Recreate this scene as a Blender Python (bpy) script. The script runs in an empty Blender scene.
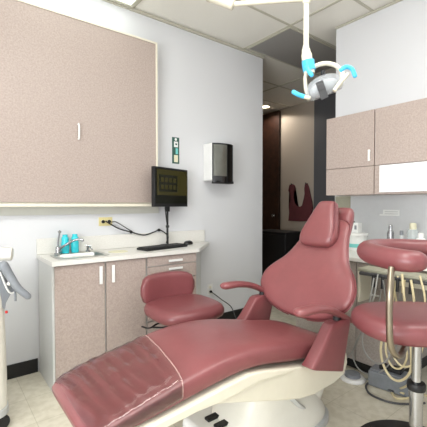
import bpy, bmesh, math, random
from mathutils import Vector, Matrix
random.seed(4)
C = bpy.context.scene.collection
PI = math.pi
V = Vector
# ------------------------------------------------------------------ measuring helper (camera survey -> metres)
F = 353.0; TH = math.radians(52); PT = math.radians(-1.38); EYE = 1.25
def ray(u, v):
    a = (u-213.5)/F; b = (213.5-v)/F
    f = math.cos(PT)-b*math.sin(PT); z = math.sin(PT)+b*math.cos(PT)
    return (math.cos(TH)*f+math.sin(TH)*a, math.sin(TH)*f-math.cos(TH)*a, z)
def at(u, v, axis, val):
    r = ray(u, v); o = (0, 0, EYE); t = (val-o[axis])/r[axis]
    return V([o[i]+t*r[i] for i in range(3)])
# ------------------------------------------------------------------ materials
def srgb(r, g, b):
    f = lambda c: (c/255/12.92) if c/255 <= .04045 else ((c/255+.055)/1.055)**2.4
    return (f(r), f(g), f(b), 1)
def mat(name, col, rough=.5, metal=0, noise=0, nscale=40, bump=0, bscale=60, coat=0, alpha=1, emit=0, trans=0, col2=None, spec=.5, ecol=None):
    m = bpy.data.materials.new(name); m.use_nodes = True
    nt = m.node_tree; b = nt.nodes['Principled BSDF']
    c = srgb(*col)
    b.inputs['Base Color'].default_value = c
    b.inputs['Roughness'].default_value = rough
    b.inputs['Metallic'].default_value = metal
    b.inputs['Coat Weight'].default_value = coat
    b.inputs['Coat Roughness'].default_value = .25
    b.inputs['Alpha'].default_value = alpha
    b.inputs['Transmission Weight'].default_value = trans
    b.inputs['Specular IOR Level'].default_value = spec
    if emit:
        b.inputs['Emission Color'].default_value = srgb(*(ecol or col)); b.inputs['Emission Strength'].default_value = emit
    tc = nt.nodes.new('ShaderNodeTexCoord')
    if noise or col2:
        n = nt.nodes.new('ShaderNodeTexNoise'); n.inputs['Scale'].default_value = nscale; n.inputs['Detail'].default_value = 5; n.inputs['Roughness'].default_value = .7
        nt.links.new(tc.outputs['Object'], n.inputs['Vector'])
        r = nt.nodes.new('ShaderNodeValToRGB')
        r.color_ramp.elements[0].position = .35; r.color_ramp.elements[1].position = .65
        c2 = srgb(*col2) if col2 else tuple(min(1, x*(1+noise)) for x in c[:3])+(1,)
        c1 = c if col2 else tuple(x*(1-noise) for x in c[:3])+(1,)
        r.color_ramp.elements[0].color = c1; r.color_ramp.elements[1].color = c2
        nt.links.new(n.outputs['Fac'], r.inputs['Fac']); nt.links.new(r.outputs['Color'], b.inputs['Base Color'])
    if bump:
        n2 = nt.nodes.new('ShaderNodeTexNoise'); n2.inputs['Scale'].default_value = bscale; n2.inputs['Detail'].default_value = 3
        nt.links.new(tc.outputs['Object'], n2.inputs['Vector'])
        bp = nt.nodes.new('ShaderNodeBump'); bp.inputs['Strength'].default_value = bump; bp.inputs['Distance'].default_value = .01
        nt.links.new(n2.outputs['Fac'], bp.inputs['Height']); nt.links.new(bp.outputs['Normal'], b.inputs['Normal'])
    return m
M = dict(
 wall=mat('wall_paint', (216,217,220), .75, bump=.08, bscale=180),
 hallw=mat('hall_paint', (196,184,170), .8, bump=.08, bscale=180),
 hallg=mat('hall_grey_paint', (96,97,101), .6, bump=.05, bscale=100),
 ceil=mat('ceiling_tile', (236,234,226), .9, noise=.035, nscale=160, bump=.2, bscale=260),
 grid=mat('ceiling_grid_metal', (190,187,172), .6, noise=.02, nscale=30),
 vent=mat('grey_ceiling_tile', (150,148,145), .7, noise=.12, nscale=120),
 lam=mat('pink_laminate', (162,147,140), .42, col2=(182,167,159), nscale=90, bump=.02, bscale=150),
 lamg=mat('grey_laminate', (150,142,136), .5, col2=(172,163,156), nscale=75),
 side=mat('pale_laminate', (207,208,206), .45, noise=.03, nscale=60),
 edge=mat('cream_edge', (226,220,203), .45, noise=.03, nscale=50),
 counter=mat('counter_laminate', (219,217,211), .35, col2=(228,226,221), nscale=130),
 blk=mat('black_rubber', (20,20,22), .5, noise=.2, nscale=60),
 gblk=mat('gloss_black', (12,12,14), .12, noise=.1, nscale=8, coat=.5),
 vinyl=mat('burgundy_vinyl', (130,73,75), .34, noise=.05, nscale=9, bump=.10, bscale=16, coat=.15),
 vinyl2=mat('burgundy_vinyl_plain', (124,68,71), .36, noise=.04, nscale=12, bump=.04, bscale=30, coat=.1),
 cream=mat('cream_plastic', (222,217,200), .34, noise=.02, nscale=10),
 white=mat('white_plastic', (232,232,230), .35, noise=.02, nscale=10),
 grey=mat('grey_plastic', (128,132,138), .4, noise=.05, nscale=30),
 lgrey=mat('light_grey_plastic', (188,190,190), .4, noise=.03, nscale=30),
 chrome=mat('chrome', (176,177,180), .14, metal=1, noise=.03, nscale=20),
 bronze=mat('brushed_metal', (150,140,124), .35, metal=1, noise=.06, nscale=25),
 steel=mat('brushed_steel', (190,190,186), .3, metal=1, noise=.05, nscale=60),
 cyan=mat('cyan_liquid_bottle', (52,212,226), .2, noise=.04, nscale=10, coat=.3),
 blue=mat('blue_cover', (70,180,225), .3, noise=.05, nscale=20),
 dwood=mat('dark_wood', (46,27,19), .5, col2=(66,40,28), nscale=14),
 apron=mat('maroon_apron', (104,52,58), .6, noise=.1, nscale=30, bump=.1, bscale=20),
 yel=mat('ivory_yellow_plate', (216,204,150), .4, noise=.03, nscale=30),
 tan=mat('tan_hose', (214,200,160), .4, noise=.04, nscale=30),
 hoseg=mat('grey_hose', (150,150,146), .4, noise=.04, nscale=30),
 dgrey=mat('dark_grey_cable', (70,70,72), .5, noise=.1, nscale=30),
 slate=mat('slate_box', (120,124,128), .45, noise=.08, nscale=30),
 green=mat('dark_green_card', (44,86,76), .5, noise=.05, nscale=50),
 paper=mat('white_paper', (232,234,232), .6, noise=.02, nscale=50),
 teal=mat('teal_print', (120,205,200), .5, noise=.03, nscale=50),
 splash=mat('blue_grey_splash', (205,207,209), .5, noise=.02, nscale=20),
 olive=mat('olive_strip', (160,158,140), .6, noise=.03, nscale=20),
 under_strip=mat('grey_wall_strip', (196,196,188), .6, noise=.02, nscale=20),
 frost=mat('white_panel', (238,240,244), .3, noise=.01, nscale=10),
 glass=mat('clear_glass', (225,235,235), .08, alpha=.35, noise=.01, nscale=10),
 hood=mat('clear_lamp_hood', (200,205,210), .12, alpha=.36, noise=.02, nscale=10),
 film=mat('clear_film', (250,240,238), .16, alpha=.06, bump=.9, bscale=14, coat=1, spec=1),
 seam=mat('film_seam', (226,190,182), .2, alpha=.3, noise=.02, nscale=20),
 screen=mat('dark_screen', (16,17,12), .2, noise=.05, nscale=5, emit=.25, ecol=(22,24,16)),
 screen2=mat('olive_screen_area', (48,45,22), .2, noise=.05, nscale=5, emit=.22, ecol=(60,56,28)),
 screen3=mat('dark_window_area', (24,26,18), .2, noise=.05, nscale=5, emit=.25, ecol=(24,26,18)),
 red=mat('red_plastic', (190,40,40), .4, noise=.03, nscale=20),
 cover_sheen=mat('painted_cover_sheen', (112,113,106), .15, metal=.5, noise=.1, nscale=10),
 cart=mat('off_white_shell', (228,226,217), .35, noise=.02, nscale=10),
 lampg=mat('lamp_reflector_grey', (150,153,156), .25, noise=.05, nscale=10),
 lampc=mat('warm_cream_enamel', (208,203,186), .35, noise=.02, nscale=10),
 diff=mat('troffer_diffuser', (240,245,240), .5, emit=1.1, noise=.01, nscale=20, ecol=(236,246,236)),
 dl=mat('downlight_lens', (255,236,200), .5, emit=9, noise=.01, nscale=20, ecol=(255,232,190)),
 stain=mat('pale_yellow_pad', (228,224,196), .6, noise=.02, nscale=20),
)
def floor_mat():
    m = bpy.data.materials.new('vinyl_floor_tile'); m.use_nodes = True; nt = m.node_tree; b = nt.nodes['Principled BSDF']
    tc = nt.nodes.new('ShaderNodeTexCoord')
    br = nt.nodes.new('ShaderNodeTexBrick'); br.offset = 0; br.inputs['Scale'].default_value = 1
    br.inputs['Brick Width'].default_value = .305; br.inputs['Row Height'].default_value = .305
    br.inputs['Mortar Size'].default_value = .0022; br.inputs['Mortar Smooth'].default_value = .4
    br.inputs['Color1'].default_value = srgb(219,213,197); br.inputs['Color2'].default_value = srgb(215,209,192); br.inputs['Mortar'].default_value = srgb(192,186,166)
    nt.links.new(tc.outputs['Object'], br.inputs['Vector'])
    n = nt.nodes.new('ShaderNodeTexNoise'); n.inputs['Scale'].default_value = 22; n.inputs['Detail'].default_value = 6
    nt.links.new(tc.outputs['Object'], n.inputs['Vector'])
    r = nt.nodes.new('ShaderNodeValToRGB'); r.color_ramp.elements[0].position = .38; r.color_ramp.elements[0].color = (.88,.87,.84,1); r.color_ramp.elements[1].position = .6; r.color_ramp.elements[1].color = (1,1,1,1)
    nt.links.new(n.outputs['Fac'], r.inputs['Fac'])
    mx = nt.nodes.new('ShaderNodeMix'); mx.data_type = 'RGBA'; mx.blend_type = 'MULTIPLY'; mx.inputs[0].default_value = 1
    nt.links.new(br.outputs['Color'], mx.inputs[6]); nt.links.new(r.outputs['Color'], mx.inputs[7]); nt.links.new(mx.outputs[2], b.inputs['Base Color'])
    b.inputs['Roughness'].default_value = .3
    return m
M['floor'] = floor_mat()
def film_mat():
    m = bpy.data.materials.new('clear_film'); m.use_nodes = True; nt = m.node_tree; nt.nodes.remove(nt.nodes['Principled BSDF'])
    out = nt.nodes['Material Output']; tr = nt.nodes.new('ShaderNodeBsdfTransparent'); gl = nt.nodes.new('ShaderNodeBsdfAnisotropic'); mx = nt.nodes.new('ShaderNodeMixShader')
    tr.inputs[0].default_value = (.995, .985, .985, 1); gl.inputs['Roughness'].default_value = .13; gl.inputs['Color'].default_value = (1, 1, 1, 1)
    lw = nt.nodes.new('ShaderNodeFresnel'); lw.inputs['IOR'].default_value = 1.5
    n = nt.nodes.new('ShaderNodeTexNoise'); n.inputs['Scale'].default_value = 9; n.inputs['Detail'].default_value = 1
    tc = nt.nodes.new('ShaderNodeTexCoord'); bp = nt.nodes.new('ShaderNodeBump'); bp.inputs['Strength'].default_value = .5; bp.inputs['Distance'].default_value = .02
    nt.links.new(tc.outputs['Object'], n.inputs['Vector']); nt.links.new(n.outputs['Fac'], bp.inputs['Height'])
    nt.links.new(bp.outputs['Normal'], gl.inputs['Normal']); nt.links.new(bp.outputs['Normal'], lw.inputs['Normal'])
    nt.links.new(lw.outputs[0], mx.inputs[0]); nt.links.new(tr.outputs[0], mx.inputs[1]); nt.links.new(gl.outputs[0], mx.inputs[2]); nt.links.new(mx.outputs[0], out.inputs[0])
    return m
M['film'] = film_mat()
# ------------------------------------------------------------------ mesh helpers
ORG = {}
def box(bm, lo, hi, R=None):
    vs = [bm.verts.new((x, y, z)) for x in (lo[0], hi[0]) for y in (lo[1], hi[1]) for z in (lo[2], hi[2])]
    if R:
        for v in vs: v.co = R @ v.co
    for f in ((0,1,3,2),(4,6,7,5),(0,4,5,1),(2,3,7,6),(0,2,6,4),(1,5,7,3)): bm.faces.new([vs[i] for i in f])
    return bm
def loft(bm, rings, caps=True, closed=True):
    R = [[bm.verts.new(p) for p in ring] for ring in rings]
    n = len(R[0])
    for a, b in zip(R, R[1:]):
        for i in range(n if closed else n-1):
            bm.faces.new((a[i], a[(i+1) % n], b[(i+1) % n], b[i]))
    if caps and closed:
        bm.faces.new(R[0][::-1]); bm.faces.new(R[-1])
    return bm
def smooth_path(pts, k=8):
    pts = [V(p) for p in pts]
    if len(pts) < 3: return pts
    P = [pts[0]*2-pts[1]]+pts+[pts[-1]*2-pts[-2]]; out = []
    for i in range(1, len(P)-2):
        for j in range(k):
            t = j/k; a, b, c, d = P[i-1], P[i], P[i+1], P[i+2]
            out.append(.5*((2*b)+(c-a)*t+(2*a-5*b+4*c-d)*t*t+(3*b-a-3*c+d)*t**3))
    out.append(pts[-1]); return out
def tube(bm, pts, r, n=10, k=8, flat=1, round_ends=False, smooth=True):
    P = smooth_path(pts, k) if smooth else [V(p) for p in pts]
    T = [(P[min(i+1, len(P)-1)]-P[max(i-1, 0)]).normalized() for i in range(len(P))]
    up = V((0,0,1)) if abs(T[0].z) < .9 else V((1,0,0))
    s = T[0].cross(up).normalized(); rings = []
    L = len(P)
    for i, (p, t) in enumerate(zip(P, T)):
        s = (s-t*s.dot(t)).normalized(); w = t.cross(s)
        rr = r(i/(L-1)) if callable(r) else r
        rings.append([p+s*math.cos(2*PI*j/n)*rr+w*math.sin(2*PI*j/n)*rr*flat for j in range(n)])
    if round_ends:
        def capr(p, t, ring, sg):
            out = []
            for q in (.35, .7, .92):
                c = math.sqrt(1-q*q); rad = (ring[0]-p).length
                out.append([p+(v-p)*c+t*sg*rad*q for v in ring])
            return out
        rings = capr(P[0], T[0], rings[0], -1)[::-1]+rings+capr(P[-1], T[-1], rings[-1], 1)
    return loft(bm, rings)
def lathe(bm, prof, c, n=24, ax='z', caps=True):
    rings = []
    for r, h in prof:
        ring = []
        for j in range(n):
            a = 2*PI*j/n; x, y = r*math.cos(a), r*math.sin(a)
            p = (x, y, h) if ax == 'z' else ((h, x, y) if ax == 'x' else (y, h, x))
            ring.append(V(c)+V(p))
        rings.append(ring)
    return loft(bm, rings, caps=caps)
def prism(bm, pts, axis, a, b):
    def mk(p, t):
        q = list(p); q.insert(axis, t); return bm.verts.new(q)
    A = [mk(p, a) for p in pts]; B = [mk(p, b) for p in pts]; n = len(pts)
    for i in range(n): bm.faces.new((A[i], A[(i+1) % n], B[(i+1) % n], B[i]))
    bm.faces.new(A[::-1]); bm.faces.new(B)
    return bm
def rrect(c, ux, uy, a, b, e=.35, n=32):
    """superellipse ring; a, b half sizes"""
    out = []
    for j in range(n):
        t = 2*PI*j/n; cx, sy = math.cos(t), math.sin(t)
        out.append(V(c)+V(ux)*a*math.copysign(abs(cx)**e, cx)+V(uy)*b*math.copysign(abs(sy)**e, sy))
    return out
def obj(name, bm, m, parent=None, bevel=0, smooth=True, sub=0, ang=40, recalc=True):
    if recalc: bmesh.ops.recalc_face_normals(bm, faces=bm.faces)
    me = bpy.data.meshes.new(name)
    org = ORG.get(parent, V((0,0,0))) if parent else None
    if parent is None:
        xs = [v.co.x for v in bm.verts]; ys = [v.co.y for v in bm.verts]; zs = [v.co.z for v in bm.verts]
        org = V(((min(xs)+max(xs))/2, (min(ys)+max(ys))/2, min(zs)))
    bmesh.ops.translate(bm, verts=bm.verts, vec=-org)
    bm.to_mesh(me); bm.free()
    o = bpy.data.objects.new(name, me); C.objects.link(o)
    me.materials.append(m)
    if parent: o.parent = parent
    else: o.location = org
    ORG[o] = org
    if bevel:
        bv = o.modifiers.new('bevel', 'BEVEL'); bv.width = bevel; bv.segments = 3; bv.limit_method = 'ANGLE'; bv.angle_limit = math.radians(35)
    if sub:
        s = o.modifiers.new('sub', 'SUBSURF'); s.levels = sub; s.render_levels = sub
    if smooth:
        me.shade_smooth()
        me.set_sharp_from_angle(angle=math.radians(ang)) if not bevel and not sub else None
        if bevel:
            w = o.modifiers.new('wn', 'WEIGHTED_NORMAL'); w.keep_sharp = True
    return o
def bx(name, lo, hi, m, parent=None, bevel=.002, R=None): return obj(name, box(bmesh.new(), lo, hi, R), m, parent, bevel)
def thing(name, label, cat, loc, group=None):
    o = bpy.data.objects.new(name, None); C.objects.link(o); o.location = loc; ORG[o] = V(loc)
    o.empty_display_size = .1
    return tag(o, label, cat, group)
def tag(o, label, cat, group=None):
    o['label'] = label; o['category'] = cat
    if group: o['group'] = group
    return o
def struct(name, bm, m, parent=None, **k):
    o = obj(name, bm, m, parent, **k)
    if not parent: o['kind'] = 'structure'
    return o
def sbox(name, lo, hi, m, parent=None, **k): return struct(name, box(bmesh.new(), lo, hi), m, parent, **k)
NB = bmesh.new
# ------------------------------------------------------------------ room shell
WY, BX, CZ = 2.884, 3.05, 2.96
X0, Y0 = -1.6, -1.5
sbox('floor', (X0-.1, Y0-.1, -.1), (5.0, 6.0, 0), M['floor'])
sbox('ceiling', (X0-.1, Y0-.1, CZ), (5.0, 6.0, CZ+.1), M['ceil'])
bpy.data.objects['floor'].location  # (object origin is its centre; tile lines follow it)
sbox('wall_left', (X0, WY, 0), (2.973, WY+.12, CZ), M['wall'])
sbox('wall_back', (BX, Y0, 0), (BX+.12, 1.983, CZ), M['wall'])
sbox('wall_right', (X0, Y0-.1, 0), (BX+.12, Y0, CZ), M['wall'])
# wall behind the camera with an unseen window opening added for fill light
b = NB(); box(b, (X0-.1, Y0, 0), (X0, WY+.12, .6)); box(b, (X0-.1, Y0, 2.5), (X0, WY+.12, CZ)); box(b, (X0-.1, Y0, .6), (X0, -1.1, 2.5)); box(b, (X0-.1, 1.3, .6), (X0, WY+.12, 2.5))
struct('wall_rear', b, M['wall'])
b = NB()
for lo, hi in (((X0-.08, -1.1, .6), (X0-.02, 1.3, .65)), ((X0-.08, -1.1, 2.45), (X0-.02, 1.3, 2.5)), ((X0-.08, -1.1, .65), (X0-.02, -1.05, 2.45)), ((X0-.08, 1.25, .65), (X0-.02, 1.3, 2.45)), ((X0-.08, .08, .65), (X0-.02, .12, 2.45))): box(b, lo, hi)
w1 = struct('added_window_1', b, M['white']); bx('pane', (X0-.055, -1.05, .65), (X0-.05, 1.25, 2.45), M['glass'], w1, 0)  # unseen window, added to brighten the room from behind
# hall
sbox('wall_hall', (4.86, .5, 0), (4.98, 6.0, CZ), M['hallw'])
sbox('wall_hall_left', (2.85, 5.9, 0), (4.86, 6.0, CZ), M['hallw'])
sbox('wall_hall_side', (2.85, WY+.12, 0), (2.973, 5.9, CZ), M['hallw'])
sbox('wall_hall_right', (BX+.12, .5, 0), (4.86, .6, CZ), M['hallw'])
sbox('wall_hall_grey', (4.80, 2.6, 0), (4.86, 3.51, CZ), M['hallg'])
d = sbox('door_1', (4.80, 4.26, 0), (4.855, 5.15, 2.93), M['dwood'], bevel=.003)
lathe(b := NB(), [(.025, 0), (.025, -.01), (.01, -.012), (.01, -.04), (.028, -.045), (.03, -.06), (.018, -.072), (.0, -.074)], (4.80, 4.345, 1.06), 16, 'x')
obj('door_knob', b, M['chrome'], d)
# ceiling grid
b = NB(); g = .012
for x in (-1.0, .22, 1.356, 2.67, 3.89): box(b, (x-g, Y0, CZ-.006), (x+g, WY if x < 2.9 else 5.9, CZ))
for y in (-1.43, -.82, -.21, .40, 1.01, 1.62, 2.23): box(b, (X0, y-g, CZ-.0055), (BX, y+g, CZ))
for y in (1.62, 2.23, 2.84, 3.45, 4.06, 4.67, 5.28): box(b, (BX+.12, y-g, CZ-.0055), (4.86, y+g, CZ))
box(b, (BX, 2.23-g, CZ-.005), (BX+.12, 2.23+g, CZ)); box(b, (BX, 2.84-g, CZ-.005), (BX+.12, 2.84+g, CZ))
struct('trim_1', b, M['grid'])
sbox('trim_2', (X0, WY-.022, CZ-.028), (2.973, WY, CZ-.007), M['grid'])
sbox('trim_3', (BX-.018, Y0, CZ-.022), (BX, 1.983, CZ-.007), M['grid'])
v = thing('ceiling_panel', 'dark grey ceiling panel in the tile grid by the doorway', 'ceiling panel', (3.28, 2.535, CZ-.02))
bx('panel', (2.685, 2.245, CZ-.012), (3.875, 2.825, CZ-.007), M['vent'], v, 0)
b = NB()
for lo, hi in (((2.68, 2.24, CZ-.016), (3.88, 2.252, CZ-.006)), ((2.68, 2.818, CZ-.016), (3.88, 2.83, CZ-.006)), ((2.68, 2.252, CZ-.016), (2.692, 2.818, CZ-.006)), ((3.868, 2.252, CZ-.016), (3.88, 2.818, CZ-.006))): box(b, lo, hi)
obj('frame', b, M['grid'], v)
# baseboards
sbox('baseboard_left', (X0, WY-.012, 0), (.575, WY, .10), M['blk'])
sbox('baseboard_left_far', (2.10, WY-.012, 0), (2.973, WY, .10), M['blk'])
sbox('baseboard_back', (BX-.012, Y0, 0), (BX, .35, .10), M['blk'])
sbox('baseboard_hall', (4.848, 3.51, 0), (4.86, 4.26, .10), M['blk'])
# olive strip and splash panel on back wall
sbox('trim_4', (BX-.006, 1.815, .862), (BX, 1.975, 1.333), M['olive'])
sbox('trim_5', (BX-.008, -.4, .862), (BX, 1.813, 1.333), M['splash'])
# ------------------------------------------------------------------ ceiling lights (troffers)
def troffer(x0, x1, y0, y1, label, power):
    t = thing('ceiling_light', label, 'ceiling light', ((x0+x1)/2, (y0+y1)/2, CZ-.03), 'fluorescent ceiling light panels')
    b = NB(); w = .025; za, zb = CZ-.022, CZ-.007
    for lo, hi in (((x0, y0, za), (x1, y0+w, zb)), ((x0, y1-w, za), (x1, y1, zb)), ((x0, y0+w, za), (x0+w, y1-w, zb)), ((x1-w, y0+w, za), (x1, y1-w, zb))): box(b, lo, hi)
    obj('frame', b, M['grid'], t)
    bx('diffuser', (x0+w, y0+w, CZ-.014), (x1-w, y1-w, CZ-.008), M['diff'], t, 0)
    l = bpy.data.lights.new('lamp', 'AREA'); l.shape = 'RECTANGLE'; l.size = x1-x0-.1; l.size_y = y1-y0-.1; l.energy = power; l.color = (1, .985, .95)
    o = bpy.data.objects.new('lamp', l); C.objects.link(o); o.location = ((x0+x1)/2, (y0+y1)/2, CZ-.026)
troffer(.235, 1.343, 2.245, 2.85, 'fluorescent ceiling panel beside the left wall above the big wall panel', 1)
troffer(.235, 1.343, .415, .995, 'fluorescent ceiling panel over the middle of the room', 15)
troffer(1.37, 2.655, -.195, .385, 'fluorescent ceiling panel near the wall cabinets', 12)
troffer(-.985, .205, .415, .995, 'fluorescent ceiling panel behind the camera', 17)
# fill light added behind the camera, coming through the added window
l = bpy.data.lights.new('fill_light', 'AREA'); l.shape = 'RECTANGLE'; l.size = 1.8; l.size_y = 2.3; l.energy = 145; l.color = (.975, .985, 1)
o = bpy.data.objects.new('fill_light', l); C.objects.link(o); o.location = (X0-.2, .1, 1.45); o.rotation_euler = (0, -PI/2-.5, 0)
# hall downlight
p = at(265, 107, 2, CZ)
t = thing('downlight', 'round recessed warm downlight in the hallway ceiling', 'ceiling light', (4.50, 4.30, CZ-.02))
lathe(b := NB(), [(.07, -.002), (.095, -.002), (.1, -.012), (.07, -.012), (.07, -.002)], (4.50, 4.30, CZ), 24, caps=False); obj('trim_ring', b, M['white'], t)
lathe(b := NB(), [(.0, -.003), (.069, -.003), (.069, -.009), (.0, -.009)], (4.50, 4.30, CZ), 24); obj('lens', b, M['dl'], t)
l = bpy.data.lights.new('hall_spot', 'SPOT'); l.energy = 16; l.spot_size = 2.7; l.color = (1, .92, .82); l.shadow_soft_size = .06
o = bpy.data.objects.new('hall_spot', l); C.objects.link(o); o.location = (4.50, 4.30, CZ-.03)
# ------------------------------------------------------------------ big wall panel
t = thing('wall_cabinet', 'large flat pinkish laminate wall cabinet with cream edging above the sink counter', 'cabinet', (.72, WY, 1.235))
bx('body', (-.10, 2.79, 1.262), (1.535, WY, 2.67), M['edge'], t, .002)
bx('door', (-.09, 2.774, 1.27), (1.524, 2.789, 2.656), M['lam'], t, .001)
b = NB()
for lo, hi in (((1.5245, 2.768, 1.262), (1.540, 2.7895, 2.672)), ((-.10, 2.768, 2.6565), (1.5245, 2.7895, 2.672))): box(b, lo, hi)
obj('edge_strip', b, M['edge'], t, .001)
bx('ledge', (-.12, 2.765, 1.237), (1.545, WY, 1.261), M['edge'], t, .003)
b = NB(); tube(b, [(.855, 2.774, 1.755), (.855, 2.752, 1.76), (.855, 2.752, 1.86), (.855, 2.774, 1.865)], .006, 8, 3); obj('handle', b, M['white'], t)
sbox('trim_6', (-.12, 2.865, 1.175), (1.60, WY, 1.2365), M['under_strip'])  # plain grey strip along the wall below the ledge
# ------------------------------------------------------------------ left counter
t = thing('base_cabinet', 'pinkish laminate base cabinet with two doors and white side below the sink', 'cabinet', (.92, 2.67, 0))
b = NB()
for lo, hi in (((.585, 2.472, 0), (.60, 2.87, .85)), ((1.247, 2.472, 0), (1.262, 2.87, .85)), ((.60, 2.855, 0), (1.247, 2.87, .85)), ((.60, 2.472, 0), (1.247, 2.855, .02)), ((.60, 2.472, .82), (1.247, 2.49, .85)), ((.93, 2.472, .02), (.946, 2.49, .82))): box(b, lo, hi)
obj('body', b, M['side'], t, .001)
for i, (xa, xb, hx) in enumerate(((.597, .932, .901), (.945, 1.255, .992))):
    dd = bx('door', (xa, 2.452, .03), (xb, 2.470, .843), M['lam'], t, .002)
    b = NB(); box(b, (hx-.011, 2.438, .692), (hx+.011, 2.444, .818)); box(b, (hx-.006, 2.444, .70), (hx+.006, 2.452, .712)); box(b, (hx-.006, 2.444, .80), (hx+.006, 2.452, .812)); obj('handle', b, M['white'], dd, .0015)
t = thing('drawer_cabinet', 'pinkish laminate drawer cabinet with angled right end below keyboard', 'cabinet', (1.6, 2.67, 0))
b = NB(); prism(b, [(1.266, 2.472), (1.735, 2.472), (2.03, 2.80), (2.03, 2.87), (1.266, 2.87)], 2, 0, .85); obj('body', b, M['side'], t, .002)
for za, zb in ((.772, .843), (.655, .765), (.345, .648), (.03, .338)):
    dd = bx('drawer', (1.272, 2.452, za), (1.73, 2.470, zb), M['lam'], t, .002)
    hz = .802 if zb > .8 else (.737 if zb > .7 else zb-.04)
    b = NB(); box(b, (1.452, 2.434, hz-.009), (1.582, 2.441, hz+.009)); box(b, (1.46, 2.441, hz-.005), (1.472, 2.452, hz+.005)); box(b, (1.562, 2.441, hz-.005), (1.574, 2.452, hz+.005)); obj('handle', b, M['white'], dd, .0015)
# worktop with sink hole
t = thing('worktop', 'pale cream laminate worktop with backsplash holding the sink', 'worktop', (1.3, 2.66, .85))
b = NB(); sx0, sx1, sy0, sy1 = .66, .98, 2.53, 2.76; z0, z1 = .8505, .88
prism(b, [(.575, 2.43), (sx0, 2.43), (sx0, 2.883), (.575, 2.883)], 2, z0, z1)
prism(b, [(sx0, 2.43), (sx1, 2.43), (sx1, sy0), (sx0, sy0)], 2, z0, z1)
prism(b, [(sx0, sy1), (sx1, sy1), (sx1, 2.883), (sx0, 2.883)], 2, z0, z1)
prism(b, [(sx1, 2.43), (1.745, 2.43), (2.135, 2.80), (2.135, 2.883), (sx1, 2.883)], 2, z0, z1)
bmesh.ops.remove_doubles(b, verts=b.verts, dist=1e-5)
obj('slab', b, M['counter'], t)
bx('backsplash', (.575, 2.864, .8805), (2.125, 2.883, .998), M['counter'], t, .003)
# sink
t = thing('sink', 'small stainless steel sink set into the pale worktop', 'sink', (.82, 2.645, .74))
b = NB()
def rr(a, bb, z): return rrect((.82, 2.645, z), (1,0,0), (0,1,0), a, bb, .3, 32)
loft(b, [rr(.185, .14, .8802), rr(.187, .142, .884), rr(.155, .112, .884), rr(.15, .107, .878), rr(.14, .10, .77), rr(.12, .085, .76), rr(.02, .02, .757)], caps=False)
b.faces.new([x for x in b.verts][-32:])
obj('basin', b, M['steel'], t, recalc=False)
lathe(b := NB(), [(.0, 0), (.022, 0), (.024, .003), (.0, .004)], (.82, 2.645, .7575), 16); obj('drain', b, M['chrome'], t)
t = thing('faucet', 'chrome faucet with long angled spout and upright lever at the sink', 'faucet', (.705, 2.79, .88))
lathe(b := NB(), [(.028, 0), (.028, .008), (.02, .014), (.018, .055), (.012, .06)], (.705, 2.79, .8805), 16); obj('base', b, M['chrome'], t)
b = NB(); tube(b, [(.705, 2.79, .915), (.74, 2.76, .945), (.80, 2.72, .985), (.845, 2.69, .992), (.855, 2.685, .975)], .009, 10); obj('spout', b, M['chrome'], t)
b = NB(); tube(b, [(.705, 2.79, .93), (.708, 2.80, .98), (.722, 2.81, 1.04)], .007, 8); lathe(b, [(0, -.012), (.012, -.006), (.014, .004), (.0, .014)], (.722, 2.81, 1.047), 12); obj('lever', b, M['chrome'], t)
t = thing('tap', 'small chrome tap on the right rim of the sink', 'faucet', (.93, 2.80, .88))
lathe(b := NB(), [(.018, 0), (.018, .012), (.01, .018), (.01, .04), (.014, .045), (.0, .05)], (.93, 2.80, .8805), 14); obj('base', b, M['chrome'], t)
b = NB(); tube(b, [(.93, 2.80, .91), (.935, 2.775, .925), (.945, 2.745, .905)], .006, 8); obj('spout', b, M['chrome'], t)
b = NB(); tube(b, [(.905, 2.80, .935), (.955, 2.80, .925)], .005, 8); obj('handle', b, M['chrome'], t)
def bottle(x, y, lab):
    t = thing('bottle', lab, 'bottle', (x, y, .88), 'cyan bottles behind the sink')
    lathe(b := NB(), [(0, 0), (.026, .001), (.029, .012), (.029, .075), (.025, .1), (.026, .118), (.019, .128), (0, .129)], (x, y, .8805), 20); obj('body', b, M['cyan'], t)
    lathe(b := NB(), [(0, 0), (.019, .0), (.019, .014), (.0, .016)], (x, y, 1.0095), 16); obj('cap', b, M['cyan'], t)
bottle(.765, 2.825, 'cyan bottle behind the faucet spout, nearer the upright lever')
bottle(.838, 2.825, 'cyan bottle behind the sink, the one farther from the upright lever')
o = lathe(b := NB(), [(0, 0), (.075, 0), (.075, .003), (0, .004)], (1.12, 2.66, .8803), 28); tag(obj('round_pad', b, M['stain']), 'flat pale yellow round pad lying on the worktop right of the sink', 'pad')
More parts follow.
